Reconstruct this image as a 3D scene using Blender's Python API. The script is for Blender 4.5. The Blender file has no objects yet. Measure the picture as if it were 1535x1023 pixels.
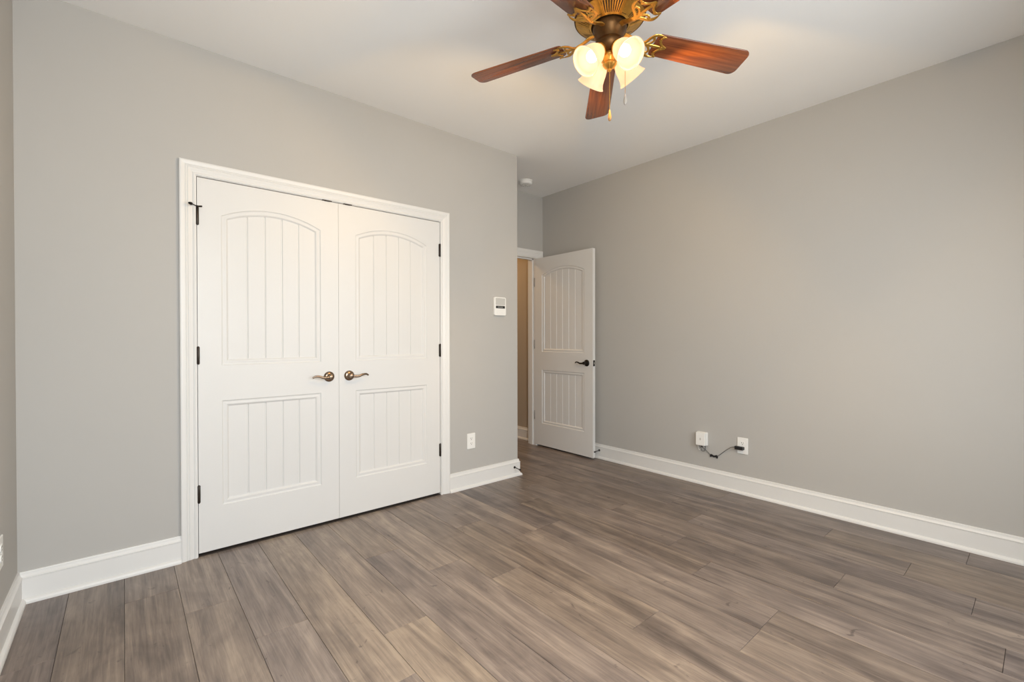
import bpy, bmesh, math, random
from mathutils import Vector, Matrix
random.seed(7)
R = math.radians
C = bpy.context.scene.collection
SC = bpy.context.scene

# ------------------------------------------------------------------ camera
cam_data = bpy.data.cameras.new('camera')
cam_data.sensor_width = 36.0
cam_data.lens = 684.73 / 1535.0 * 36.0
cam_data.clip_start = 0.02
cam = bpy.data.objects.new('camera', cam_data)
C.objects.link(cam)
yaw, pitch, roll = R(49.6536), R(-0.3679), R(-0.0924)
F = Vector((math.cos(yaw) * math.cos(pitch), math.sin(yaw) * math.cos(pitch), math.sin(pitch)))
Rt = Vector((math.sin(yaw), -math.cos(yaw), 0.0))
Up = Rt.cross(F)
Rt, Up = math.cos(roll) * Rt + math.sin(roll) * Up, -math.sin(roll) * Rt + math.cos(roll) * Up
M = Matrix((Rt, Up, -F)).transposed().to_4x4()
M.translation = Vector((0.0, 0.0, 1.1777))
cam.matrix_world = M
SC.camera = cam

# ------------------------------------------------------------------ world, light, exposure
SC.view_settings.view_transform = 'Standard'
SC.view_settings.look = 'None'
SC.view_settings.gamma = 1.0
SC.view_settings.use_curve_mapping = False
SC.view_settings.exposure = 0.05

world = bpy.data.worlds.new('sky')
SC.world = world
world.use_nodes = True
wn = world.node_tree.nodes
bg = wn['Background']
sky = wn.new('ShaderNodeTexSky')
sky.sky_type = 'NISHITA'
sky.sun_disc = False
sky.sun_elevation = R(40)
sky.sun_rotation = R(20)
world.node_tree.links.new(sky.outputs[0], bg.inputs[0])
bg.inputs[1].default_value = 0.15


def area_light(name, loc, rot, sx, sy, power, color):
    d = bpy.data.lights.new(name, 'AREA')
    d.shape = 'RECTANGLE'
    d.size, d.size_y = sx, sy
    d.energy = power
    d.color = color
    o = bpy.data.objects.new(name, d)
    o.location = loc
    o.rotation_euler = rot
    C.objects.link(o)
    return o


XL, XR, YC, YE, YB, ZC, XK = -0.3665, 3.55, 2.9631, 3.6519, -0.53, 2.7414, 2.5773
# two windows in the back wall behind the camera: x from, x to, daylight power, downward tilt of the sky light
WINDOWS = [(-0.28, 0.60), (1.50, 2.50)]
WZ0, WZ1 = 0.85, 2.20
DAY = (0.935, 0.98, 1.0)
DAYLIGHT = [(60.0, 22.0), (38.0, 20.0)]
for (a, b), (pw, tl) in zip(WINDOWS, DAYLIGHT):
    NS = 5                                    # horizontal bands of sky light filling the opening
    hs = (WZ1 - WZ0) / NS
    for k in range(NS):
        area_light('window_daylight', ((a + b) / 2, YB + 0.005, WZ0 + hs * (k + 0.5)), (R(90 - tl), 0, 0),
                   b - a - 0.1, hs * 0.96, pw / NS, DAY)
area_light('hall_lamp_light', (3.0, 4.75, ZC - 0.06), (0, 0, 0), 0.3, 0.3, 16.0, (1.0, 0.60, 0.26))
BULB_POWER = 18.0
SHADE_GLOW = 1.05
BULB_GLOW = 9.0


# ------------------------------------------------------------------ materials
def material(name, base=(0.8, 0.8, 0.8), rough=0.5, metal=0.0, spec=0.5, noise=None, bump=None, emit=None):
    """noise=(scale, amount): subtle procedural tone variation; bump=(scale, strength, distance)"""
    m = bpy.data.materials.new(name)
    m.use_nodes = True
    n, l = m.node_tree.nodes, m.node_tree.links
    b = n['Principled BSDF']
    b.inputs['Base Color'].default_value = (*base, 1)
    b.inputs['Roughness'].default_value = rough
    b.inputs['Metallic'].default_value = metal
    b.inputs['Specular IOR Level'].default_value = spec
    tc = n.new('ShaderNodeTexCoord')
    if noise:
        t = n.new('ShaderNodeTexNoise')
        t.inputs['Scale'].default_value = noise[0]
        t.inputs['Detail'].default_value = 4
        l.new(tc.outputs['Object'], t.inputs['Vector'])
        r = n.new('ShaderNodeValToRGB')
        lo = [max(0, c * (1 - noise[1])) for c in base]
        hi = [min(1, c * (1 + noise[1])) for c in base]
        r.color_ramp.elements[0].position = 0.3
        r.color_ramp.elements[1].position = 0.7
        r.color_ramp.elements[0].color = (*lo, 1)
        r.color_ramp.elements[1].color = (*hi, 1)
        l.new(t.outputs['Fac'], r.inputs['Fac'])
        l.new(r.outputs['Color'], b.inputs['Base Color'])
    if bump:
        t = n.new('ShaderNodeTexNoise')
        t.inputs['Scale'].default_value = bump[0]
        t.inputs['Detail'].default_value = 3
        l.new(tc.outputs['Object'], t.inputs['Vector'])
        bp = n.new('ShaderNodeBump')
        bp.inputs['Strength'].default_value = bump[1]
        bp.inputs['Distance'].default_value = bump[2]
        l.new(t.outputs['Fac'], bp.inputs['Height'])
        l.new(bp.outputs['Normal'], b.inputs['Normal'])
    if emit:
        b.inputs['Emission Color'].default_value = (*emit[0], 1)
        b.inputs['Emission Strength'].default_value = emit[1]
    return m


WALL = material('greige_wall_paint', (0.450, 0.441, 0.423), 0.75, spec=0.25, noise=(1.5, 0.012), bump=(220, 0.08, 0.0006))
CEIL = material('white_ceiling_paint', (0.88, 0.88, 0.87), 0.9, spec=0.15, noise=(2.0, 0.008), bump=(180, 0.08, 0.0006))
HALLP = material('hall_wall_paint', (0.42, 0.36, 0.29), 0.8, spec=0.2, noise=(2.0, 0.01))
TRIM = material('white_trim_paint', (0.715, 0.715, 0.705), 0.38, spec=0.45, noise=(3.0, 0.008))
DOORP = material('white_door_paint', (0.68, 0.68, 0.672), 0.42, spec=0.4, noise=(3.0, 0.008))
PLASTIC = material('white_plastic', (0.82, 0.82, 0.80), 0.35, noise=(20, 0.01))
GREYPL = material('pale_grey_plastic', (0.52, 0.52, 0.50), 0.4, noise=(20, 0.02))
BLACKPL = material('black_plastic', (0.012, 0.012, 0.013), 0.4, noise=(30, 0.1))
SLOT = material('dark_slot', (0.03, 0.03, 0.03), 0.6, noise=(30, 0.1))
DISPLAY = material('grey_display_segments', (0.30, 0.31, 0.29), 0.4, noise=(300, 0.2))
BRONZE = material('dark_bronze_metal', (0.045, 0.036, 0.030), 0.38, metal=0.75, noise=(60, 0.15))
BLACKMETAL = material('oil_rubbed_black_metal', (0.014, 0.012, 0.011), 0.35, metal=0.6, noise=(60, 0.15))
ANTIQUE = material('antique_brass', (0.27, 0.20, 0.145), 0.28, metal=1.0, noise=(80, 0.25))
STEEL = material('brushed_steel', (0.60, 0.59, 0.57), 0.25, metal=1.0, noise=(90, 0.08))
SATIN = material('satin_grey_metal', (0.30, 0.29, 0.275), 0.5, metal=0.7, noise=(60, 0.1))
FANBRASS = material('burnished_brass', (0.62, 0.35, 0.075), 0.34, metal=0.92, noise=(40, 0.18))
FANDARK = material('dark_antique_brass', (0.105, 0.050, 0.016), 0.40, metal=0.85, noise=(30, 0.2))
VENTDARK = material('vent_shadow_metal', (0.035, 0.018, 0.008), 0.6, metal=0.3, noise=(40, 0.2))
GREYCORD = material('grey_cord', (0.10, 0.10, 0.10), 0.5, noise=(60, 0.1))
FOBWOOD = material('amber_wood_fob', (0.36, 0.19, 0.06), 0.35, noise=(50, 0.2))
FOBGREY = material('grey_fob', (0.40, 0.37, 0.33), 0.4, noise=(50, 0.1))
SUBFLOOR_GAP_SHADE = material('joint_and_gap_shade', (0.042, 0.031, 0.025), 0.8, noise=(30, 0.1))


def make_wood():
    m = bpy.data.materials.new('cherry_blade_wood')
    m.use_nodes = True
    n, l = m.node_tree.nodes, m.node_tree.links
    b = n['Principled BSDF']
    b.inputs['Roughness'].default_value = 0.27
    b.inputs['Coat Weight'].default_value = 0.4
    b.inputs['Coat Roughness'].default_value = 0.2
    tc = n.new('ShaderNodeTexCoord')
    mp = n.new('ShaderNodeMapping')
    mp.inputs['Scale'].default_value = (3.0, 60, 60)
    l.new(tc.outputs['Object'], mp.inputs['Vector'])
    t = n.new('ShaderNodeTexNoise')
    t.inputs['Scale'].default_value = 1.0
    t.inputs['Detail'].default_value = 6
    t.inputs['Distortion'].default_value = 0.5
    l.new(mp.outputs[0], t.inputs['Vector'])
    r = n.new('ShaderNodeValToRGB')
    r.color_ramp.elements[0].position = 0.3
    r.color_ramp.elements[0].color = (0.105, 0.027, 0.010, 1)
    r.color_ramp.elements[1].position = 0.72
    r.color_ramp.elements[1].color = (0.30, 0.088, 0.026, 1)
    l.new(t.outputs['Fac'], r.inputs['Fac'])
    l.new(r.outputs['Color'], b.inputs['Base Color'])
    return m


WOOD = make_wood()


def make_shade_glass():
    m = bpy.data.materials.new('frosted_shade_glass')
    m.use_nodes = True
    n, l = m.node_tree.nodes, m.node_tree.links
    b = n['Principled BSDF']
    out = n['Material Output']
    t = n.new('ShaderNodeTexNoise')
    t.inputs['Scale'].default_value = 40
    tc = n.new('ShaderNodeTexCoord')
    l.new(tc.outputs['Object'], t.inputs['Vector'])
    r = n.new('ShaderNodeValToRGB')
    r.color_ramp.elements[0].color = (0.30, 0.255, 0.195, 1)
    r.color_ramp.elements[1].color = (0.34, 0.29, 0.225, 1)
    l.new(t.outputs['Fac'], r.inputs['Fac'])
    l.new(r.outputs['Color'], b.inputs['Base Color'])
    b.inputs['Roughness'].default_value = 0.35
    b.inputs['Emission Color'].default_value = (1.0, 0.71, 0.46, 1)
    b.inputs['Emission Strength'].default_value = SHADE_GLOW
    tr = n.new('ShaderNodeBsdfTranslucent')
    tr.inputs['Color'].default_value = (0.82, 0.62, 0.44, 1)
    mx = n.new('ShaderNodeMixShader')
    mx.inputs[0].default_value = 0.45
    l.new(b.outputs[0], mx.inputs[1])
    l.new(tr.outputs[0], mx.inputs[2])
    l.new(mx.outputs[0], out.inputs['Surface'])
    return m


SHADE = make_shade_glass()
BULB = material('glowing_bulb', (0.9, 0.85, 0.75), 0.3, emit=((1.0, 0.75, 0.47), BULB_GLOW))


def make_pane():
    m = bpy.data.materials.new('window_glass')
    m.use_nodes = True
    n, l = m.node_tree.nodes, m.node_tree.links
    out = n['Material Output']
    n.remove(n['Principled BSDF'])
    a = n.new('ShaderNodeBsdfTransparent')
    g = n.new('ShaderNodeBsdfGlossy')
    g.inputs['Roughness'].default_value = 0.02
    fr = n.new('ShaderNodeFresnel')
    mx = n.new('ShaderNodeMixShader')
    l.new(fr.outputs[0], mx.inputs[0])
    l.new(a.outputs[0], mx.inputs[1])
    l.new(g.outputs[0], mx.inputs[2])
    l.new(mx.outputs[0], out.inputs['Surface'])
    return m


PANE = make_pane()


def make_floor_mat():
    m = bpy.data.materials.new('grey_brown_wood_planks')
    m.use_nodes = True
    n, l = m.node_tree.nodes, m.node_tree.links
    b = n['Principled BSDF']
    tc = n.new('ShaderNodeTexCoord')
    at = n.new('ShaderNodeAttribute')
    at.attribute_name = 'plank'
    sp = n.new('ShaderNodeSeparateColor')
    l.new(at.outputs['Color'], sp.inputs[0])
    off = n.new('ShaderNodeVectorMath')
    off.operation = 'SCALE'
    l.new(at.outputs['Color'], off.inputs[0])
    off.inputs['Scale'].default_value = 37.0
    pos = n.new('ShaderNodeVectorMath')
    pos.operation = 'ADD'
    l.new(tc.outputs['Object'], pos.inputs[0])
    l.new(off.outputs[0], pos.inputs[1])

    def noise(scale, detail, rough, dist):
        mp = n.new('ShaderNodeMapping')
        mp.inputs['Scale'].default_value = scale
        l.new(pos.outputs[0], mp.inputs['Vector'])
        t = n.new('ShaderNodeTexNoise')
        t.inputs['Scale'].default_value = 1.0
        t.inputs['Detail'].default_value = detail
        t.inputs['Roughness'].default_value = rough
        t.inputs['Distortion'].default_value = dist
        l.new(mp.outputs[0], t.inputs['Vector'])
        return t

    def math_(op, a, b_):
        k = n.new('ShaderNodeMath')
        k.operation = op
        for i, v in enumerate((a, b_)):
            if isinstance(v, (int, float)):
                k.inputs[i].default_value = v
            else:
                l.new(v, k.inputs[i])
        return k.outputs[0]
    broad = noise((13, 1.1, 1), 4, 0.6, 1.1)           # wide streaks along the board
    fine = noise((95, 3.2, 1), 8, 0.7, 0.8)            # fine grain
    blot = noise((5.0, 2.6, 1), 4, 0.55, 1.8)          # cloudy patches
    knot = noise((15, 8.5, 1), 2, 0.5, 2.5)            # rare knots
    s = math_('ADD', math_('MULTIPLY', broad.outputs['Fac'], 0.50), math_('MULTIPLY', fine.outputs['Fac'], 0.38))
    s = math_('ADD', s, math_('MULTIPLY', math_('SUBTRACT', blot.outputs['Fac'], 0.5), 0.24))
    s = math_('ADD', s, 0.06)
    s = math_('ADD', s, math_('MULTIPLY', math_('SUBTRACT', sp.outputs[0], 0.5), 0.125))
    kn = math_('MULTIPLY', math_('MAXIMUM', math_('SUBTRACT', knot.outputs['Fac'], 0.69), 0.0), -1.6)
    s = math_('ADD', s, kn)
    r = n.new('ShaderNodeValToRGB')
    e = r.color_ramp.elements
    e[0].position = 0.34
    e[0].color = (0.080, 0.063, 0.056, 1)
    e[1].position = 0.66
    e[1].color = (0.345, 0.285, 0.232, 1)
    k = e.new(0.45)
    k.color = (0.150, 0.121, 0.105, 1)
    k = e.new(0.54)
    k.color = (0.218, 0.178, 0.151, 1)
    l.new(s, r.inputs['Fac'])
    hue = n.new('ShaderNodeMix')                        # some boards lean to a violet grey
    hue.data_type = 'RGBA'
    hue.blend_type = 'MULTIPLY'
    hue.inputs[0].default_value = 1.0
    hr = n.new('ShaderNodeValToRGB')
    hr.color_ramp.elements[0].color = (0.98, 0.97, 1.00, 1)
    hr.color_ramp.elements[1].color = (1.06, 1.02, 0.95, 1)
    l.new(sp.outputs[1], hr.inputs['Fac'])
    l.new(r.outputs['Color'], hue.inputs[6])
    l.new(hr.outputs['Color'], hue.inputs[7])
    l.new(hue.outputs[2], b.inputs['Base Color'])
    b.inputs['Roughness'].default_value = 0.36
    b.inputs['Specular IOR Level'].default_value = 0.62
    bp = n.new('ShaderNodeBump')
    bp.inputs['Strength'].default_value = 0.12
    bp.inputs['Distance'].default_value = 0.001
    l.new(fine.outputs['Fac'], bp.inputs['Height'])
    l.new(bp.outputs['Normal'], b.inputs['Normal'])
    return m


FLOOR = make_floor_mat()


# ------------------------------------------------------------------ mesh helpers
class MB:
    def __init__(self):
        self.v, self.f, self.mi, self.mat = [], [], [], 0

    def add(self, verts, faces):
        o = len(self.v)
        self.v += [tuple(p) for p in verts]
        self.f += [tuple(i + o for i in f) for f in faces]
        self.mi += [self.mat] * len(faces)
        return self

    def box(self, x0, x1, y0, y1, z0, z1, mtx=None):
        p = [Vector((x, y, z)) for z in (z0, z1) for y in (y0, y1) for x in (x0, x1)]
        if mtx:
            p = [mtx @ q for q in p]
        return self.add(p, [(0, 2, 3, 1), (4, 5, 7, 6), (0, 1, 5, 4), (2, 6, 7, 3), (0, 4, 6, 2), (1, 3, 7, 5)])

    def lathe(self, prof, mtx=None, seg=32, cap=(True, True)):
        """prof: list of (radius, height) revolved about local Z"""
        vs, fs = [], []
        for r, h in prof:
            for k in range(seg):
                a = 2 * math.pi * k / seg
                vs.append(Vector((r * math.cos(a), r * math.sin(a), h)))
        for i in range(len(prof) - 1):
            for k in range(seg):
                k2 = (k + 1) % seg
                fs.append((i * seg + k, i * seg + k2, (i + 1) * seg + k2, (i + 1) * seg + k))
        if cap[0]:
            fs.append(tuple(range(seg))[::-1])
        if cap[1]:
            fs.append(tuple((len(prof) - 1) * seg + k for k in range(seg)))
        if mtx:
            vs = [mtx @ q for q in vs]
        return self.add(vs, fs)

    def tube(self, pts, rad, seg=10, flat=1.0, up=None):
        """swept tube; rad a number or a list; flat squeezes it along `up`"""
        pts = [Vector(p) for p in pts]
        n = len(pts)
        rads = rad if isinstance(rad, (list, tuple)) else [rad] * n
        vs, fs = [], []
        nrm = Vector(up) if up else None
        for i, p in enumerate(pts):
            t = (pts[min(i + 1, n - 1)] - pts[max(i - 1, 0)]).normalized()
            if nrm is None:
                nrm = t.orthogonal()
            nn = (nrm - t * nrm.dot(t))
            nn = nn.normalized() if nn.length > 1e-6 else t.orthogonal().normalized()
            if not up:
                nrm = nn
            bn = t.cross(nn)
            for k in range(seg):
                a = 2 * math.pi * k / seg
                vs.append(p + rads[i] * (math.cos(a) * nn * flat + math.sin(a) * bn))
        for i in range(n - 1):
            for k in range(seg):
                k2 = (k + 1) % seg
                fs.append((i * seg + k, i * seg + k2, (i + 1) * seg + k2, (i + 1) * seg + k))
        fs.append(tuple(range(seg))[::-1])
        fs.append(tuple((n - 1) * seg + k for k in range(seg)))
        return self.add(vs, fs)

    def build(self, name, mat, parent=None, smooth=False, bevel=0, seg=2, loc=None, mtx=None):
        me = bpy.data.meshes.new(name)
        me.from_pydata(self.v, [], self.f)
        mats = mat if isinstance(mat, (list, tuple)) else [mat]
        for x in mats:
            me.materials.append(x)
        if len(mats) > 1:
            me.polygons.foreach_set('material_index', self.mi)
        bm = bmesh.new()
        bm.from_mesh(me)
        bmesh.ops.recalc_face_normals(bm, faces=bm.faces)
        if smooth:
            for f in bm.faces:
                f.smooth = True
            for e in bm.edges:
                if len(e.link_faces) == 2 and e.calc_face_angle(0) > R(38):
                    e.smooth = False
        bm.to_mesh(me)
        bm.free()
        o = bpy.data.objects.new(name, me)
        C.objects.link(o)
        if parent:
            o.parent = parent
        if loc is not None:
            o.location = loc
        if mtx is not None:
            o.matrix_local = mtx
        if bevel:
            b = o.modifiers.new('bevel', 'BEVEL')
            b.width = bevel
            b.segments = seg
            b.limit_method = 'ANGLE'
            b.angle_limit = R(50)
        return o


def tag(o, label, cat, kind=None, group=None):
    o['label'] = label
    o['category'] = cat
    if kind:
        o['kind'] = kind
    if group:
        o['group'] = group
    return o


def empty(name, loc, rot=(0, 0, 0)):
    o = bpy.data.objects.new(name, None)
    o.empty_display_size = 0.1
    o.location = loc
    o.rotation_euler = rot
    C.objects.link(o)
    return o


def smooth_path(pts, n=8):
    """Catmull-Rom through the points"""
    P = [Vector(p) for p in pts]
    P = [2 * P[0] - P[1]] + P + [2 * P[-1] - P[-2]]
    out = []
    for i in range(1, len(P) - 2):
        for k in range(n):
            t = k / n
            a, b, c, d = P[i - 1], P[i], P[i + 1], P[i + 2]
            out.append(0.5 * ((2 * b) + (c - a) * t + (2 * a - 5 * b + 4 * c - d) * t * t + (3 * b - a - 3 * c + d) * t ** 3))
    out.append(P[-2])
    return out


# ------------------------------------------------------------------ room shell
DL, DM, DR, DT, DB = 0.3018, 1.0549, 1.8060, 2.045, 0.0175     # closet doors
OX0, OX1, OT = 2.655, 3.4440, 2.050                               # entrance opening
T = 0.12
w = MB()
w.box(XL - T, XL, YB - T, YE + T, 0, ZC)
tag(w.build('wall_left', WALL), 'greige wall at the far left edge of the picture', 'wall', 'structure')
w = MB()
w.box(XL, DL - 0.02, YC, YC + T, 0, ZC)
w.box(DR + 0.02, XK, YC, YC + T, 0, ZC)
w.box(DL - 0.02, DR + 0.02, YC, YC + T, DT + 0.022, ZC)
tag(w.build('wall_front', WALL), 'greige wall holding the white double closet doors', 'wall', 'structure')
w = MB()
w.box(XK - T, XK, YC + T, YE, 0, ZC)
tag(w.build('wall_alcove', WALL), 'short return wall beside the entrance alcove behind the closet corner', 'wall', 'structure')
w = MB()
w.box(XL, OX0 - 0.02, YE, YE + T, 0, ZC)
w.box(OX1 + 0.02, XR, YE, YE + T, 0, ZC)
w.box(OX0 - 0.02, OX1 + 0.02, YE, YE + T, OT + 0.02, ZC)
tag(w.build('wall_entrance', WALL), 'recessed greige wall above the open entrance door', 'wall', 'structure')
YH = 5.6
w = MB()
w.box(XR, XR + T, YB - T, YE + T, 0, ZC)
tag(w.build('wall_right', WALL), 'long greige wall on the right with the white network box', 'wall', 'structure')
w = MB()
w.box(XR, XR + T, YE + T, YH, 0, ZC)
w.box(2.2, XR + T, YH, YH + T, 0, ZC)
w.box(2.2 - T, 2.2, YE + T, YH + T, 0, ZC)
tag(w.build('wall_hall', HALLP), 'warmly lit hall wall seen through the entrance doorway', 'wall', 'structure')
w = MB()
xs = [XL] + [q for ab in WINDOWS for q in ab] + [XR]
for i in range(0, len(xs) - 1, 2):
    w.box(xs[i], xs[i + 1], YB - T, YB, 0, ZC)
for a, b in WINDOWS:
    w.box(a, b, YB - T, YB, 0, WZ0)
    w.box(a, b, YB - T, YB, WZ1, ZC)
tag(w.build('wall_back', WALL), 'greige window wall behind the camera', 'wall', 'structure')
w = MB()
w.box(XL - T, XR + T, YB - T, YH + T, ZC, ZC + 0.1)
tag(w.build('ceiling', CEIL), 'flat white ceiling above the bedroom', 'ceiling', 'structure')


def build_floor():
    PX0, PW, PL = -0.2, 0.1955, 1.289
    seams = {-1: 2.369, 1: 2.653, 2: 2.386, 3: 2.010, 4: 1.440, 5: 1.709, 6: 2.359, 7: 2.028, 8: 1.764, 9: 2.376,
             10: 2.039, 11: 0.753, 12: 1.148, 13: 0.103, 14: 0.655, 15: 0.211, 16: 0.463, 17: 0.86, 18: 0.277, 0: 1.90}
    # tone set by hand per board row: paler left of the middle, darker by the walls
    tone = {-1: 0.30, 0: 0.28, 1: 0.35, 2: 0.70, 3: 0.92, 4: 0.95, 5: 0.90, 6: 0.85, 7: 0.70, 8: 0.55, 9: 0.50, 10: 0.45}
    y0, y1, x0, x1 = YB - 0.02, YH, XL - 0.02, XR + 0.02
    b = MB()
    cols = []
    g = 0.0007
    b.box(x0, x1, y0, y1, -0.06, -0.004)
    cols += [(0, 0, 0)] * 6
    slab = len(b.f)
    b.mat = 1
    for i in range(-1, 20):
        xa, xb = max(x0, PX0 + i * PW), min(x1, PX0 + (i + 1) * PW)
        if xb - xa < 0.005:
            continue
        s = seams.get(i, random.uniform(0, PL))
        ys = [s + k * PL for k in range(-4, 6) if not (i == 4 and k == 1)]
        cuts = [y0] + [y for y in ys if y0 < y < y1] + [y1]
        for ya, yb in zip(cuts[:-1], cuts[1:]):
            col = (min(1, max(0, tone.get(i, 0.18) + random.uniform(-0.22, 0.22))), random.random(), random.random())
            A, B, Cc, D = xa + g, xb - g, ya + g, yb - g
            v = [(A, Cc, -0.004), (B, Cc, -0.004), (B, D, -0.004), (A, D, -0.004),
                 (A, Cc, -0.0008), (B, Cc, -0.0008), (B, D, -0.0008), (A, D, -0.0008)]
            q = 0.0010
            v += [(A + q, Cc + q, 0), (B - q, Cc + q, 0), (B - q, D - q, 0), (A + q, D - q, 0)]
            fs = []
            for lv in (0, 4):
                for k in range(4):
                    k2 = (k + 1) % 4
                    fs.append((lv + k, lv + k2, lv + 4 + k2, lv + 4 + k))
            fs.append((8, 9, 10, 11))
            b.add(v, fs)
            cols += [col] * len(fs)
    o = b.build('floor', [SUBFLOOR_GAP_SHADE, FLOOR])
    at = o.data.color_attributes.new('plank', 'FLOAT_COLOR', 'CORNER')
    for p in o.data.polygons:
        for li in p.loop_indices:
            at.data[li].color = (*cols[p.index], 1)
    tag(o, 'grey-brown wood plank floor running towards the entrance', 'floor', 'structure')


build_floor()

# baseboards: profile (distance from wall, height)
BASE = [(0.0, 0.0), (0.030, 0.0), (0.0295, 0.009), (0.026, 0.016), (0.0205, 0.0205), (0.0155, 0.022), (0.0155, 0.108),
        (0.0175, 0.1105), (0.0175, 0.1145), (0.0140, 0.1175), (0.0105, 0.1235), (0.0092, 0.130), (0.0092, 0.1345),
        (0.0075, 0.1385), (0.0, 0.1385)]


def baseboard(b, p0, p1, nrm, m0=0, m1=0):
    """run along a wall from p0 to p1; m = -1 inner mitre, +1 outer mitre, 0 square"""
    p0, p1, nrm = Vector((*p0, 0)), Vector((*p1, 0)), Vector((*nrm, 0))
    d = (p1 - p0).normalized()
    vs = []
    for v, z in BASE:
        vs.append(p0 + nrm * v - d * v * m0 + Vector((0, 0, z)))
    for v, z in BASE:
        vs.append(p1 + nrm * v + d * v * m1 + Vector((0, 0, z)))
    k = len(BASE)
    fs = [(i, (i + 1) % k, k + (i + 1) % k, k + i) for i in range(k)]
    fs += [tuple(range(k)), tuple(range(k, 2 * k))]
    b.add(vs, fs)


CW = 0.072           # casing width
b = MB()
baseboard(b, (XL, YB), (XL, YC), (1, 0), -1, -1)
tag(b.build('baseboard_left', TRIM), 'white baseboard along the left wall edge', 'baseboard', 'structure')
b = MB()
baseboard(b, (XL, YC), (DL - 0.006 - CW, YC), (0, -1), -1, 0)
baseboard(b, (DR + 0.004 + CW, YC), (XK, YC), (0, -1), 0, 1)
tag(b.build('baseboard_front', TRIM), 'white baseboard on both sides of the closet doors', 'baseboard', 'structure')
b = MB()
baseboard(b, (XK, YC), (XK, YE - 0.02), (1, 0), 1, 0)
tag(b.build('baseboard_alcove', TRIM), 'white baseboard turning round the closet corner into the alcove', 'baseboard', 'structure')
b = MB()
baseboard(b, (XR, YE - 0.02), (XR, YB), (-1, 0), 0, -1)
tag(b.build('baseboard_right', TRIM), 'long white baseboard below the right wall', 'baseboard', 'structure')
b = MB()
baseboard(b, (XR, YB), (XL, YB), (0, 1), -1, -1)
tag(b.build('baseboard_back', TRIM), 'white baseboard below the windows behind the camera', 'baseboard', 'structure')
b = MB()
baseboard(b, (XR, YH), (XR, YE + T), (-1, 0), -1, 0)
tag(b.build('baseboard_hall', TRIM), 'white baseboard of the hall seen through the doorway', 'baseboard', 'structure')

# casings: profile across the width u (0 = inner edge) and out from the wall v
CAS = [(0.0, 0.0), (0.0, 0.010), (0.006, 0.0125), (0.012, 0.0105), (0.015, 0.0075), (0.019, 0.0085), (0.028, 0.0125), (0.034, 0.0145),
       (0.0365, 0.0120), (0.039, 0.0140), (0.044, 0.0165), (0.047, 0.0145), (0.050, 0.0170), (0.062, 0.0195), (0.067, 0.0195), (0.072, 0.0170), (0.072, 0.0)]


def casing(b, x0, x1, zt, y, s, widths=(1, 1, 1)):
    """mitred frame round an opening; s = -1 stands out towards -y; widths scale left, top, right"""
    k = len(CAS)
    vs = []
    for (ax, az, sx, sz, wx) in ((x0, 0.0, -1, 0, widths[0]), (x0, zt, -1, 1, widths[0]), (x1, zt, 1, 1, widths[2]), (x1, 0.0, 1, 0, widths[2])):
        for u, v in CAS:
            vs.append((ax + sx * u * wx, y + s * v, az + sz * u * widths[1]))
    fs = []
    for j in range(3):
        fs += [(j * k + i, j * k + (i + 1) % k, (j + 1) * k + (i + 1) % k, (j + 1) * k + i) for i in range(k)]
    fs += [tuple(range(k)), tuple(range(3 * k, 4 * k))]
    b.add(vs, fs)


c = MB()
casing(c, DL - 0.006, DR + 0.006, DT + 0.007, YC, -1)
JB = 0.004
c.box(DL - 0.020, DL - 0.003, YC - 0.003, YC + T, 0, DT + 0.022)        # jambs, flush with the wall face
c.box(DR + 0.003, DR + 0.020, YC - 0.003, YC + T, 0, DT + 0.022)
c.box(DL - 0.003, DR + 0.003, YC - 0.003, YC + T, DT + 0.004, DT + 0.022)
c.box(DL - 0.003, DR + 0.003, YC + 0.042, YC + 0.055, DT - 0.02, DT + 0.004)   # stop
trim1 = c.build('trim_1', TRIM)
tag(trim1, 'white fluted casing round the double closet doors', 'trim', 'structure')
for a, bb in ((0.953, 1.012), (1.086, 1.140)):
    q = MB()
    q.box(a, bb, YC - 0.0075, YC + 0.028, DT + 0.0015, DT + 0.005)
    q.box(a + 0.012, bb - 0.012, YC - 0.009, YC + 0.01, DT - 0.001, DT + 0.0045)
    q.build('strike_plate', BLACKMETAL, trim1)['label'] = 'dark metal ball catch plate at the head of the casing'
c = MB()
casing(c, OX0 - 0.004, OX1 + 0.004, OT + 0.006, YE, -1, (0.9, 1.09, 1.32))
c.box(OX0 - 0.02, OX0, YE - 0.002, YE + T + 0.002, 0, OT + 0.02)
c.box(OX1, OX1 + 0.02, YE - 0.002, YE + T + 0.002, 0, OT + 0.02)
c.box(OX0, OX1, YE - 0.002, YE + T + 0.002, OT, OT + 0.02)
c.box(OX1 - 0.011, OX1, YE + 0.042, YE + 0.078, 0, OT)                     # door stop strips
c.box(OX0, OX0 + 0.011, YE + 0.042, YE + 0.078, 0, OT)
c.box(OX0, OX1, YE + 0.042, YE + 0.078, OT - 0.011, OT)
casing(c, OX0 - 0.004, OX1 + 0.004, OT + 0.006, YE + T, 1, (0.9, 1.0, 1.1))
trim2 = c.build('trim_2', TRIM)
tag(trim2, 'white casing and jamb of the entrance doorway', 'trim', 'structure')

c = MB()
c.box(DL - 0.002, DR + 0.002, YC - 0.004, YC + 0.050, -0.001, 0.0035)  # added dark strip, draws the shadow under the doors as colour
tag(c.build('gap_shade_strip', SUBFLOOR_GAP_SHADE), 'dark strip added as the shadow in the gap under the closet doors', 'trim', 'structure')

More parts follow.
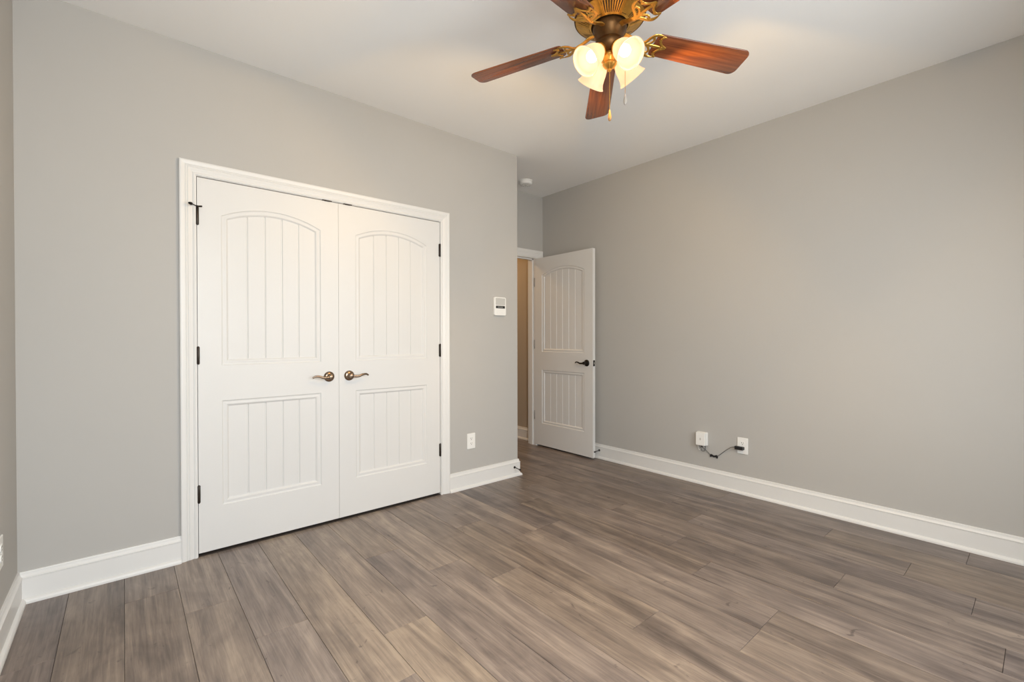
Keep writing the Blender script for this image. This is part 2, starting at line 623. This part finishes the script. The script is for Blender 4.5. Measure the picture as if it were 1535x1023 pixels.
# windows behind the camera
for i, (a, bb) in enumerate(WINDOWS):
    c = MB()
    casing(c, a, bb, WZ1, YB, 1)
    c.v = [(x, y, z if z > 0.001 else WZ0) for x, y, z in c.v]
    c.box(a - 0.09, bb + 0.09, YB - T + 0.02, YB + 0.045, WZ0 - 0.025, WZ0)
    for s0, s1 in ((a, a + 0.045), (bb - 0.045, bb)):
        c.box(s0, s1, YB - 0.10, YB - 0.05, WZ0, WZ1)
    for z0 in (WZ0, (WZ0 + WZ1) / 2 - 0.02, WZ1 - 0.045):
        c.box(a + 0.045, bb - 0.045, YB - 0.10, YB - 0.05, z0, z0 + 0.045)
    win = c.build('window_%d' % (i + 1), TRIM)
    tag(win, ['white sash window behind the camera nearer the left wall', 'white sash window behind the camera nearer the right wall'][i], 'window', 'structure')
    q = MB()
    q.box(a + 0.04, bb - 0.04, YB - 0.077, YB - 0.073, WZ0 + 0.04, WZ1 - 0.04)
    q.build('pane', PANE, win)


# ------------------------------------------------------------------ doors
def door_leaf(W, H, cols, th=0.035):
    """moulded two panel door, hinge edge at x=0, front face at y=0 looking to -y"""
    b = MB()
    st = 0.110
    px0, px1 = st, W - st
    P = [(0.238, 0.817, 0.0), (1.012, 1.838, 0.066)]           # z0, z1 (side), arch rise
    LO = [(0.0, 0.0), (0.0025, 0.0034), (0.0065, 0.0052), (0.0120, 0.0054), (0.0180, 0.0042), (0.0235, 0.0044), (0.0280, 0.0072), (0.0320, 0.0112), (0.0360, 0.0120)]
    # x samples shared by all loops of a panel, as fractions of the inner panel
    inn = LO[-1][0]
    iw = (px1 - px0) - 2 * inn
    fr = []
    for k in range(cols):
        c0 = k / cols
        gw = 0.0045 / iw
        if k > 0:
            fr += [(c0 - gw, 0), (c0 - gw * 0.35, 1), (c0 + gw * 0.35, 1), (c0 + gw, 0)]
        else:
            fr += [(0.0, 0)]
        for s in range(1, 4):
            fr.append((c0 + s / (4 * cols), 0))
    fr.append((1.0, 0))
    nx = len(fr)

    def arch(x, rise):
        if rise == 0:
            return 0.0
        u = (x - (px0 + px1) / 2) / ((px1 - px0) / 2)
        u = max(-1.0, min(1.0, u))
        hw = (px1 - px0) / 2
        r = (hw * hw + rise * rise) / (2 * rise)
        return math.sqrt(r * r - (u * hw) ** 2) - (r - rise)
    loops = []
    for z0, z1, rise in P:
        rows = []
        for d, dep in LO:
            a, e = px0 + d, px1 - d
            bot, top = [], []
            for f, g in fr:
                x = a + f * (e - a)
                dd = dep + (0.0045 if (g and d == inn) else 0.0)
                bot.append((x, dd, z0 + d))
                top.append((x, dd, z1 + arch(x, rise) - d))
            rows.append((bot, top))
        for (b0, t0), (b1, t1) in zip(rows[:-1], rows[1:]):
            for i in range(nx - 1):
                b.add([b0[i], b0[i + 1], b1[i + 1], b1[i]], [(0, 1, 2, 3)])
                b.add([t0[i], t0[i + 1], t1[i + 1], t1[i]], [(3, 2, 1, 0)])
            b.add([b0[0], b1[0], t1[0], t0[0]], [(0, 1, 2, 3)])
            b.add([b0[-1], b1[-1], t1[-1], t0[-1]], [(3, 2, 1, 0)])
        bi, ti = rows[-1]
        for i in range(nx - 1):
            b.add([bi[i], bi[i + 1], ti[i + 1], ti[i]], [(0, 1, 2, 3)])
        loops.append(rows[0])
    # flat face round the panels
    (lb, lt), (ub, ut) = loops

    def strip(lo, hi):
        for i in range(nx - 1):
            b.add([lo[i], lo[i + 1], hi[i + 1], hi[i]], [(0, 1, 2, 3)])
    strip([(x, 0, 0) for x, _, _ in lb], lb)
    strip(lt, ub)
    strip(ut, [(x, 0, H) for x, _, _ in ut])
    for xa, xb in ((0, px0), (px1, W)):
        b.add([(xa, 0, 0), (xb, 0, 0), (xb, 0, H), (xa, 0, H)], [(0, 1, 2, 3)])
    # edges and back
    b.add([(0, 0, 0), (W, 0, 0), (W, 0, H), (0, 0, H), (0, th, 0), (W, th, 0), (W, th, H), (0, th, H)],
          [(0, 4, 5, 1), (3, 2, 6, 7), (0, 3, 7, 4), (1, 5, 6, 2), (4, 7, 6, 5)])
    return b


def merge(o, dist=0.00005):
    bm = bmesh.new()
    bm.from_mesh(o.data)
    bmesh.ops.remove_doubles(bm, verts=bm.verts, dist=dist)
    bmesh.ops.recalc_face_normals(bm, faces=bm.faces)
    bm.to_mesh(o.data)
    bm.free()


def mirror_mesh(mb, W):
    mb.v = [(W - x, y, z) for x, y, z in mb.v]
    mb.f = [f[::-1] for f in mb.f]


ROT_FACE = Matrix.Rotation(R(90), 4, 'X')        # local Z -> -Y (out of a front face)


def handle(parent, x, z, sgn, mat, label=None):
    """lever handle on the face y=0; sgn = direction of the lever along x"""
    q = MB()
    m = Matrix.Translation((x, 0, z)) @ ROT_FACE
    q.lathe([(0.0325, 0.0), (0.0325, 0.004), (0.031, 0.0065), (0.0275, 0.0085), (0.0255, 0.0105), (0.021, 0.0115), (0.0165, 0.0135), (0.0150, 0.020), (0.0135, 0.030), (0.0120, 0.036)], m, 40)
    h = q.build('handle', mat, parent, smooth=True)
    if label:
        h['label'] = label
    q = MB()
    q.lathe([(0.0120, 0.034), (0.0145, 0.038), (0.0150, 0.047), (0.0135, 0.053), (0.008, 0.056)], m, 28)
    pts = smooth_path([(x, -0.046, z), (x + sgn * 0.018, -0.049, z - 0.002), (x + sgn * 0.045, -0.051, z - 0.003),
                       (x + sgn * 0.072, -0.050, z + 0.006), (x + sgn * 0.096, -0.047, z + 0.008), (x + sgn * 0.112, -0.044, z - 0.001)], 6)
    n = len(pts)
    rad = [0.0095 - 0.0045 * (i / (n - 1)) for i in range(n)]
    q.tube(pts, rad, 12, 0.75, up=(0, 1, 0))
    q.build('lever', mat, h, smooth=True)
    return h


def hinge(parent, x, z, mat, hl=0.045, y=-0.006):
    q = MB()
    prof = [(0.0035, -hl - 0.004), (0.0062, -hl), (0.0062, hl), (0.0035, hl + 0.004)]
    q.lathe(prof, Matrix.Translation((x, y, z)), 14)
    q.box(x - 0.0075, x + 0.0075, y + 0.002, 0.010, z - hl, z + hl)
    return q.build('hinge', mat, parent, smooth=True)


DW = DM - DL - 0.0018
HD = DT - DB
for k in range(2):
    mb = door_leaf(DW, HD, 5)
    if k:
        mirror_mesh(mb, DW)
    nm = 'door_%d' % (k + 1)
    d = mb.build(nm, DOORP)
    merge(d)
    d.location = (DL if k == 0 else DR - DW, YC, DB)
    tag(d, ['left leaf of the white double closet doors', 'right leaf of the white double closet doors'][k], 'door', 'structure')
    hx = 0.001 if k == 0 else DW - 0.001
    for z in (1.836, 1.087, 0.339):
        h = hinge(d, hx, z - DB, BRONZE)
    handle(d, DW - 0.0615 if k == 0 else 0.0655, 0.935 - DB, -1 if k == 0 else 1, ANTIQUE, 'antique brass lever handle')
    if k == 0:   # hinge pin stop above the top hinge
        q = MB()
        zz = 1.836 - DB + 0.048
        q.lathe([(0.0085, 0), (0.0085, 0.006)], Matrix.Translation((hx, -0.007, zz)), 16)
        q.tube([(hx + 0.006, -0.008, zz + 0.003), (hx + 0.018, -0.022, zz + 0.002)], 0.0045, 8)
        q.tube([(hx - 0.004, -0.008, zz + 0.003), (hx - 0.020, -0.030, zz + 0.004), (hx - 0.028, -0.038, zz + 0.004)], 0.0028, 8)
        q.tube([(hx - 0.026, -0.036, zz + 0.004), (hx - 0.032, -0.041, zz + 0.004), (hx - 0.040, -0.050, zz + 0.004)], [0.006, 0.0085, 0.005], 12)
        q.build('hinge_stop', BLACKMETAL, d, smooth=True)['label'] = 'dark pin stop with a rubber tip on the top hinge'

# open entrance door: face towards -x, hinge edge at the far end
EW = 0.812
mb = door_leaf(EW, HD, 6)
d = mb.build('door_3', DOORP)
merge(d)
# local +x -> world -y ; local +y (thickness) -> world +x
d.matrix_world = Matrix(((0, 1, 0, 3.440), (-1, 0, 0, 3.6600), (0, 0, 1, DB), (0, 0, 0, 1)))
tag(d, 'open white entrance door standing against the right wall', 'door', 'structure')
for z in (1.79, 1.11, 0.335):
    hinge(d, -0.006, z - DB, SATIN, y=0.002)
handle(d, EW - 0.075, 0.933 - DB, -1, BLACKMETAL, 'black lever handle')
q = MB()
q.box(EW - 0.0005, EW + 0.0016, 0.005, 0.030, 0.933 - DB - 0.029, 0.933 - DB + 0.029)
lp = q.build('latch_plate', BLACKMETAL, d, bevel=0.0006)
q = MB()
q.box(EW + 0.0010, EW + 0.0110, 0.010, 0.025, 0.933 - DB - 0.009, 0.933 - DB + 0.011)
q.build('latch_bolt', STEEL, lp, bevel=0.002)


# ------------------------------------------------------------------ ceiling fan
def build_fan():
    FC = Vector((1.593, 1.226, ZC))
    fan = empty('ceiling_fan', FC)
    tag(fan, 'brass ceiling fan with five cherry wood blades and four lit frosted shades', 'ceiling fan')
    Zp = lambda z: z - ZC                                # absolute height -> local
    q = MB()
    q.lathe([(0.075, 0.0), (0.080, -0.006), (0.079, -0.022), (0.066, -0.040), (0.045, -0.050), (0.045, -0.075)], None, 48)
    q.build('canopy', FANDARK, fan, smooth=True)
    q = MB()
    q.lathe([(0.045, Zp(2.679)), (0.085, Zp(2.674)), (0.118, Zp(2.659)), (0.128, Zp(2.634)), (0.128, Zp(2.609)), (0.134, Zp(2.606)), (0.134, Zp(2.594)),
             (0.128, Zp(2.590)), (0.136, Zp(2.574)), (0.147, Zp(2.560)), (0.151, Zp(2.552)), (0.150, Zp(2.544)), (0.146, Zp(2.541)), (0.138, Zp(2.549)), (0.080, Zp(2.522)), (0.06, Zp(2.520))], None, 64)
    mh = q.build('motor_housing', FANDARK, fan, smooth=True)
    # slotted grille under the housing
    q = MB()
    zo, zi = Zp(2.541), Zp(2.513)
    ro, ri = 0.143, 0.082

    def zz(r):
        return zo + (zi - zo) * (ro - r) / (ro - ri)
    for r0, r1 in ((0.132, 0.1445), (0.078, 0.086)):
        q.lathe([(r0, zz(r0)), (r1, zz(r1)), (r1, zz(r1) + 0.003), (r0, zz(r0) + 0.003), (r0, zz(r0))], None, 72, (False, False))
    PH = R(-28.07)
    for s in range(5):
        for k in range(11):
            a = PH + s * R(72) + R(11 + k * 5.0)
            mtx = Matrix.Rotation(a, 4, 'Z')
            wd = 0.0024 if 0 < k < 10 else 0.006
            p = []
            for r in (0.084, 0.134):
                for y in (-wd * r / 0.11, wd * r / 0.11):
                    for dz in (0, 0.0013):
                        p.append(mtx @ Vector((r, y, zz(r) + dz)))
            q.add(p, [(0, 1, 3, 2), (4, 6, 7, 5), (0, 2, 6, 4), (1, 5, 7, 3), (0, 4, 5, 1), (2, 3, 7, 6)])
        a = PH + s * R(72)
        mtx = Matrix.Rotation(a, 4, 'Z')
        p = []
        for r in (0.088, 0.136):
            for y in (-1, 1):
                yy = y * r * math.tan(R(10.5))
                for dz in (0.0003, 0.0013):
                    p.append(mtx @ Vector((r, yy, zz(r) + dz)))
        q.add(p, [(0, 1, 3, 2), (4, 6, 7, 5), (0, 2, 6, 4), (1, 5, 7, 3), (0, 4, 5, 1), (2, 3, 7, 6)])
    q.build('vent_grille', FANBRASS, mh, smooth=False)
    q = MB()
    q.lathe([(0.080, zz(0.080) + 0.0012), (0.139, zz(0.139) + 0.0012)], None, 64, (False, False))  # dark backing close behind the ribs, shade of the slots put into its colour
    q.build('vent_slot_shade', VENTDARK, mh)
    # switch housing bowl
    q = MB()
    q.lathe([(0.068, Zp(2.526)), (0.072, Zp(2.505)), (0.070, Zp(2.485)), (0.062, Zp(2.476)), (0.058, Zp(2.445)), (0.066, Zp(2.434)),
             (0.066, Zp(2.424)), (0.058, Zp(2.408)), (0.045, Zp(2.396)), (0.030, Zp(2.388))], None, 48)
    q.build('switch_housing', FANDARK, fan, smooth=True)
    q = MB()
    q.lathe([(0.033, Zp(2.392)), (0.036, Zp(2.382)), (0.036, Zp(2.368)), (0.028, Zp(2.356)), (0.030, Zp(2.350)), (0.022, Zp(2.338)), (0.008, Zp(2.330)), (0.007, Zp(2.322)), (0.002, Zp(2.318))], None, 36)
    lk = q.build('light_kit', FANBRASS, fan, smooth=True)

    # blades
    RT, RR = 0.652, 0.205

    def blade_mesh():
        prof = []
        L = RT - RR
        w0, w1 = 0.056, 0.068
        cr = 0.032
        top = []
        n = 6
        # outline counter-clockwise, corners rounded
        def corner(cx, cy, r, a0, a1):
            return [(cx + r * math.cos(a0 + (a1 - a0) * i / n), cy + r * math.sin(a0 + (a1 - a0) * i / n)) for i in range(n + 1)]
        out = []
        out += corner(RT - cr, w1 - cr, cr, math.pi / 2, 0)[::-1][::-1]
        out += corner(RT - cr, -w1 + cr, cr, 0, -math.pi / 2)
        r2 = 0.016
        out += corner(RR + r2, -w0 + r2, r2, -math.pi / 2, -math.pi)
        out += corner(RR + r2, w0 - r2, r2, math.pi, math.pi / 2)
        k = len(out)
        th = 0.0055
        bb = MB()
        e = 0.0012
        cx = (RT + RR) / 2
        def inset(x, y):
            return (x + (e if x < cx else -e), y + (e if y < 0 else -e))
        vs = [(*inset(x, y), -th / 2) for x, y in out] + [(x, y, -th / 2 + e) for x, y in out] + [(x, y, th / 2 - e) for x, y in out] + [(*inset(x, y), th / 2) for x, y in out]
        fs = [tuple(range(k)), tuple(range(3 * k, 4 * k))]
        for j in range(3):
            fs += [(j * k + i, j * k + (i + 1) % k, (j + 1) * k + (i + 1) % k, (j + 1) * k + i) for i in range(k)]
        bb.add(vs, fs)
        return bb

    def iron_mesh():
        """decorative blade iron, in blade space (x out along the blade, underside at -z)"""
        bb = MB()
        z = -0.0085
        zr = 0.030
        # neck from the flywheel
        bb.tube(smooth_path([(0.058, 0, 0.014), (0.085, 0, 0.012), (0.115, 0, 0.000), (0.150, 0, z), (0.170, 0, z)], 6),
                [0.013] * 12 + [0.012] * 6 + [0.009] * 7, 10, 0.45, up=(0, 0, 1))
        for s in (-1, 1):
            # outer scroll opening out to the blade's corner
            bb.tube(smooth_path([(0.150, 0, z), (0.166, s * 0.016, z), (0.176, s * 0.036, z), (0.192, s * 0.052, z), (0.216, s * 0.056, z), (0.240, s * 0.050, z)], 6),
                    [0.0075] * 20 + [0.0068, 0.006, 0.0055, 0.005, 0.004, 0.003, 0.003, 0.003, 0.003, 0.003, 0.003], 8, 0.5, up=(0, 0, 1))
            # inner scroll
            bb.tube(smooth_path([(0.168, 0, z), (0.184, s * 0.010, z), (0.194, s * 0.024, z), (0.190, s * 0.038, z), (0.178, s * 0.036, z)], 6), 0.0055, 8, 0.5, up=(0, 0, 1))
            # wing edge across the blade
            bb.tube(smooth_path([(0.262, 0, z), (0.238, s * 0.012, z), (0.226, s * 0.026, z), (0.224, s * 0.042, z), (0.238, s * 0.052, z)], 6),
                    0.0052, 8, 0.5, up=(0, 0, 1))
            bb.lathe([(0.0065, -0.0032), (0.0065, 0.003)], Matrix.Translation((0.222, s * 0.034, z)), 14)
        bb.tube([(0.165, 0, z), (0.215, 0, z), (0.262, 0, z)], [0.008, 0.007, 0.004], 8, 0.5, up=(0, 0, 1))
        bb.lathe([(0.0065, -0.0032), (0.0065, 0.003)], Matrix.Translation((0.236, 0, z)), 14)
        return bb

    blade_proto, iron_proto = None, None
    for s in range(5):
        a = PH + s * R(72)
        mtx = Matrix.Translation((0, 0, Zp(2.476))) @ Matrix.Rotation(a, 4, 'Z') @ Matrix.Rotation(R(3.5), 4, 'Y') @ Matrix.Rotation(R(-12), 4, 'X')
        if s == 0:
            bl = blade_mesh().build('blade', WOOD, fan, smooth=True)
            ir = iron_mesh().build('blade_iron', FANBRASS, bl, smooth=True)
            ir['label'] = 'scrolled brass blade bracket'
            blade_proto, iron_proto = bl, ir
        else:
            bl = blade_proto.copy()
            C.objects.link(bl)
            bl.parent = fan
            ir = iron_proto.copy()
            C.objects.link(ir)
            ir.parent = bl
        bl.matrix_local = mtx

    # four lamp shades
    rm, zm, tilt = 0.130, 2.325, R(47)
    proto = None
    for k in range(4):
        a = R(168 + 90 * k)
        rad = Vector((math.cos(a), math.sin(a), 0))
        ax = rad * math.sin(tilt) + Vector((0, 0, -math.cos(tilt)))
        mouth = rad * rm + Vector((0, 0, Zp(zm)))
        L = 0.108
        neck = mouth - ax * L
        zax = ax
        xax = Vector((-math.sin(a), math.cos(a), 0))
        yax = zax.cross(xax)
        m = Matrix((xax, yax, zax)).transposed().to_4x4()
        m.translation = neck
        # arm from the light kit to the socket
        q = MB()
        q.tube(smooth_path([Vector((0, 0, Zp(2.372))) + rad * 0.020, Vector((0, 0, Zp(2.385))) + rad * 0.034, neck - ax * 0.040 + rad * 0.004, neck - ax * 0.018], 6), 0.0075, 10)
        q.lathe([(0.013, -0.030), (0.020, -0.024), (0.022, -0.010), (0.029, -0.004), (0.030, 0.006), (0.026, 0.008)], m, 28)
        q.build('lamp_arm', FANBRASS, lk, smooth=True)
        if proto is None:
            q = MB()
            o = [(0.024, 0.0), (0.027, 0.006), (0.034, 0.018), (0.0415, 0.034), (0.0455, 0.052), (0.0475, 0.070), (0.0510, 0.088), (0.0575, 0.102), (0.0625, L)]
            i = [(r - 0.0025, h) for r, h in o[::-1]]
            q.lathe(o + i, None, 48, (False, False))
            sh = q.build('lamp_shade', SHADE, fan, smooth=True)
            sh['label'] = 'frosted bell shaped glass shade'
            q = MB()
            q.lathe([(0.010, 0.002), (0.011, 0.020), (0.018, 0.034), (0.0235, 0.050), (0.0245, 0.060), (0.021, 0.072), (0.012, 0.081), (0.004, 0.084)], None, 24)
            bu = q.build('bulb', BULB, sh, smooth=True)
            proto = (sh, bu)
        else:
            sh = proto[0].copy()
            C.objects.link(sh)
            sh.parent = fan
            bu = proto[1].copy()
            C.objects.link(bu)
            bu.parent = sh
        sh.matrix_local = m
        ld = bpy.data.lights.new('bulb_light', 'SPOT')     # the light that leaves the open mouth of the shade
        ld.energy = BULB_POWER
        ld.spot_size = R(162)
        ld.spot_blend = 0.25
        ld.color = (1.0, 0.60, 0.18)
        ld.shadow_soft_size = 0.02
        lo = bpy.data.objects.new('bulb_light', ld)
        C.objects.link(lo)
        lo.parent = fan
        lo.matrix_local = m @ Matrix.Translation((0, 0, 0.100)) @ Matrix.Rotation(R(180), 4, 'X')

    # pull chains
    for (dx, dy, z0, z1, mat, lab) in ((-0.0335, -0.026, 2.375, 2.136, FOBWOOD, 'long pull chain with an amber wooden fob'),
                                        (0.055, -0.040, 2.360, 2.228, FOBGREY, 'short pull chain with a grey fob')):
        q = MB()
        n = int((z0 - z1) / 0.005)
        for i in range(n):
            q.lathe([(0.0006, -0.0022), (0.0016, 0.0), (0.0006, 0.0022)], Matrix.Translation((dx, dy, Zp(z0 - i * 0.005))), 6)
        q.tube([(dx, dy, Zp(z0)), (dx, dy, Zp(z1))], 0.0008, 6)
        q.tube([(dx * 0.5, dy * 0.5, Zp(z0 + 0.01)), (dx, dy, Zp(z0))], 0.0022, 6)
        ch = q.build('pull_chain', FANBRASS, fan, smooth=True)
        ch['label'] = lab
        q = MB()
        q.lathe([(0.002, 0.0), (0.0035, -0.004), (0.0045, -0.012), (0.0068, -0.026), (0.0072, -0.036), (0.0055, -0.044), (0.002, -0.047)],
                Matrix.Translation((dx, dy, Zp(z1))), 16)
        q.build('fob', mat, ch, smooth=True)


build_fan()

# ------------------------------------------------------------------ smoke detector
sd = empty('smoke_detector', (3.058, 3.385, ZC))
tag(sd, 'round white smoke detector on the alcove ceiling', 'smoke detector')
q = MB()
q.lathe([(0.070, 0.0), (0.070, -0.007), (0.066, -0.009)], None, 48)
q.build('base_plate', PLASTIC, sd, smooth=True)
q = MB()
q.lathe([(0.063, -0.008), (0.064, -0.024), (0.060, -0.033), (0.050, -0.038), (0.030, -0.040), (0.0, -0.040)], None, 48, (True, False))
q.build('cover', PLASTIC, sd, smooth=True)
q = MB()
for k in range(14):
    m = Matrix.Rotation(2 * math.pi * k / 14, 4, 'Z')
    q.box(0.036, 0.052, -0.0035, 0.0035, -0.0405, -0.0365, m)
q.lathe([(0.010, -0.0425), (0.010, -0.039)], None, 20)
q.build('vent', GREYPL, sd)

# ------------------------------------------------------------------ thermostat
th = empty('thermostat', (2.3715, YC, 1.4395))
tag(th, 'white rounded wall thermostat with a black display strip left of the alcove corner', 'thermostat')


def rounded_slab(w_, h_, y0, y1, r, n=6):
    out = []
    for cx, cz, a0 in ((w_ / 2 - r, h_ / 2 - r, 0), (-w_ / 2 + r, h_ / 2 - r, 90), (-w_ / 2 + r, -h_ / 2 + r, 180), (w_ / 2 - r, -h_ / 2 + r, 270)):
        for i in range(n + 1):
            a = R(a0 + 90 * i / n)
            out.append((cx + r * math.cos(a), cz + r * math.sin(a)))
    k = len(out)
    b_ = MB()
    b_.add([(x, y0, z) for x, z in out] + [(x, y1, z) for x, z in out],
           [tuple(range(k)), tuple(range(k, 2 * k))] + [(i, (i + 1) % k, k + (i + 1) % k, k + i) for i in range(k)])
    return b_


rounded_slab(0.124, 0.152, 0.0, -0.024, 0.014).build('body', PLASTIC, th, bevel=0.004, seg=3)
q = rounded_slab(0.100, 0.058, -0.0235, -0.0250, 0.006)
q.v = [(x, y, z + 0.039) for x, y, z in q.v]
q.build('upper_panel', GREYPL, th)['label'] = 'pale grey upper panel'
q = rounded_slab(0.094, 0.021, -0.0235, -0.0256, 0.002)
q.v = [(x, y, z - 0.006) for x, y, z in q.v]
dsp = q.build('display', BLACKPL, th)
dsp['label'] = 'black display strip'
q = MB()
x = -0.030
for wd in (0.007, 0.004, 0.008, 0.005, 0.006, 0.007, 0.004):
    q.box(x, x + wd, -0.0262, -0.0254, -0.0095, -0.0025)
    x += wd + 0.0022
q.build('readout', DISPLAY, dsp)
q = MB()
for i in range(3):
    for j in range(2):
        q.box(-0.032 + i * 0.026, -0.018 + i * 0.026, -0.0248, -0.0238, -0.036 - j * 0.020, -0.027 - j * 0.020)
q.build('button', PLASTIC, th, bevel=0.001)


# ------------------------------------------------------------------ power outlets
def outlet(loc, rotz, label, w_=0.0775, h_=0.122):
    e = empty('power_outlet', loc, (0, 0, rotz))
    tag(e, label, 'outlet', group='wall power outlets')
    rounded_slab(w_, h_, 0.0, -0.006, 0.004).build('cover_plate', PLASTIC, e, bevel=0.002, seg=2)
    for s in (-1, 1):
        k = rounded_slab(0.034, 0.029, -0.0055, -0.0082, 0.011)
        k.v = [(x, y, z + s * 0.0195) for x, y, z in k.v]
        so = k.build('socket', PLASTIC, e)
        k = MB()
        zc = s * 0.0195
        k.box(-0.0078, -0.0052, -0.0086, -0.0078, zc - 0.001, zc + 0.008)
        k.box(0.0052, 0.0074, -0.0086, -0.0078, zc, zc + 0.0075)
        k.lathe([(0.0028, 0), (0.0028, 0.0006)], Matrix.Translation((0, -0.008, zc - 0.0075)) @ ROT_FACE, 12)
        k.build('slot', SLOT, so)
    k = MB()
    k.lathe([(0.0032, 0.0), (0.0032, 0.0012), (0.002, 0.0018)], Matrix.Translation((0, -0.006, 0)) @ ROT_FACE, 14)
    k.build('screw', PLASTIC, e, smooth=True)
    return e


outlet((2.0885, YC, 0.364), 0, 'white duplex outlet right of the closet casing with nothing plugged in')
# local -y must point into the room: right wall -> -x, left wall -> +x
outlet((XR, 1.494, 0.3625), R(-90), 'white duplex outlet on the right wall with a black adapter plugged in')
outlet((XL, 2.580, 0.362), R(90), 'white outlet at the left edge of the picture on the left wall')

# ------------------------------------------------------------------ network box on the right wall
nb = empty('network_box', (XR, 1.806, 0.368))
nb.rotation_euler = (0, 0, R(-90))
tag(nb, 'small white network box on the right wall above dangling cables', 'network box')
# local x = world -y (to the right in view), local -y = into the room
rounded_slab(0.086, 0.106, 0.0, -0.014, 0.006).build('mounting_plate', PLASTIC, nb, bevel=0.002)
q = rounded_slab(0.078, 0.104, -0.013, -0.044, 0.007)
q.build('cover', PLASTIC, nb, bevel=0.004, seg=3)
q = MB()
for k in range(5):
    q.box(0.0360, 0.0378, -0.020 - k * 0.005, -0.0175 - k * 0.005, -0.030, 0.034)
q.build('side_vent', GREYPL, nb)
q = rounded_slab(0.010, 0.020, -0.0435, -0.0447, 0.0045)
q.build('emblem', GREYPL, nb)['label'] = 'faint grey oval mark'
for pts, mat, r_, lab in (
        ([(-0.026, -0.026, -0.046), (-0.027, -0.026, -0.062), (-0.020, -0.026, -0.088), (-0.012, -0.022, -0.090), (-0.011, -0.018, -0.066), (-0.010, -0.016, -0.046)], PLASTIC, 0.0017, 'white cable loop'),
        ([(-0.003, -0.026, -0.046), (-0.004, -0.028, -0.070), (0.004, -0.028, -0.094), (0.022, -0.024, -0.096), (0.030, -0.022, -0.080), (0.031, -0.022, -0.046)], GREYCORD, 0.0024, 'dark grey cable loop'),
        ([(-0.016, -0.030, -0.046), (-0.017, -0.030, -0.054), (-0.017, -0.030, -0.062)], STEEL, 0.0032, 'short metal connector'),
        ([(0.008, -0.032, -0.046), (0.008, -0.032, -0.056), (0.009, -0.031, -0.066)], BLACKPL, 0.0042, 'black connector')):
    q = MB()
    q.tube(smooth_path(pts, 6), r_, 8)
    q.build('cable', mat, nb, smooth=True)['label'] = lab

# power cord with its adapter, tied in a bundle
pc = empty('power_adapter', (XR, 1.494, 0.345), (0, 0, R(-90)))
tag(pc, 'black power adapter with a thin cord tied in a bundle below the network box', 'power adapter')
q = MB()
q.box(-0.047, 0.012, -0.034, -0.010, -0.011, 0.013)
q.box(-0.002, 0.015, -0.0095, -0.0085, -0.010, 0.012)
pl = q.build('plug', BLACKPL, pc, bevel=0.003)
q = MB()
Z0 = 0.345
q.tube(smooth_path([(-0.045, -0.022, 0.001), (-0.058, -0.022, 0.002), (-0.085, -0.018, -0.010), (-0.130, -0.010, -0.045), (-0.178, -0.006, -0.088), (-0.196, -0.006, -0.103)], 8), 0.0022, 8)
q.tube(smooth_path([(-0.243, -0.006, -0.101), (-0.262, -0.009, -0.083), (-0.282, -0.016, -0.062), (-0.298, -0.028, -0.045), (-0.301, -0.032, -0.0335)], 8), 0.0022, 8)
q.build('cord', GREYCORD, pc, smooth=True)
q = MB()
for k in range(5):
    oz = (k - 2) * 0.0035
    q.tube(smooth_path([(-0.190, -0.006, -0.106 + oz), (-0.198, -0.004 - 0.002 * (k % 2), -0.100 + oz), (-0.218, -0.008, -0.103 + oz * 0.6), (-0.240, -0.005 - 0.002 * (k % 2), -0.099 + oz), (-0.247, -0.006, -0.105 + oz)], 6), 0.0026, 8)
q.tube([(-0.193, -0.007, -0.097), (-0.193, -0.007, -0.114)], 0.0065, 10)
q.tube([(-0.244, -0.007, -0.094), (-0.244, -0.007, -0.111)], 0.0065, 10)
q.tube([(-0.219, -0.007, -0.110), (-0.219, -0.007, -0.097)], 0.0055, 10)
q.build('tied_bundle', BLACKPL, pc, smooth=True)


# ------------------------------------------------------------------ door stops screwed to the baseboards
def door_stop(loc, rotz, label, droop=-0.006):
    e = empty('door_stop', loc, (0, 0, rotz))
    tag(e, label, 'door stop', group='baseboard door stops')
    k = MB()
    k.lathe([(0.0105, 0.0), (0.0105, 0.003), (0.007, 0.006), (0.0045, 0.010)], ROT_FACE, 18)
    k.build('base', BLACKMETAL, e, smooth=True)
    k = MB()
    pts = [(0, -0.008, 0), (0, -0.036, droop * 0.4), (0, -0.062, droop)]
    k.tube(smooth_path(pts, 6), 0.0036, 10)
    k.build('rod', BLACKMETAL, e, smooth=True)
    k = MB()
    k.tube([(0, -0.060, droop), (0, -0.066, droop), (0, -0.074, droop), (0, -0.077, droop)], [0.006, 0.0075, 0.0075, 0.006], 14)
    k.build('bumper', BLACKPL, e, smooth=True)


door_stop((2.530, YC - 0.0155, 0.076), 0, 'dark metal door stop on the baseboard at the closet wall corner')
door_stop((XR - 0.0155, 2.845, 0.080), R(-90), 'dark metal door stop on the right baseboard beside the open door')
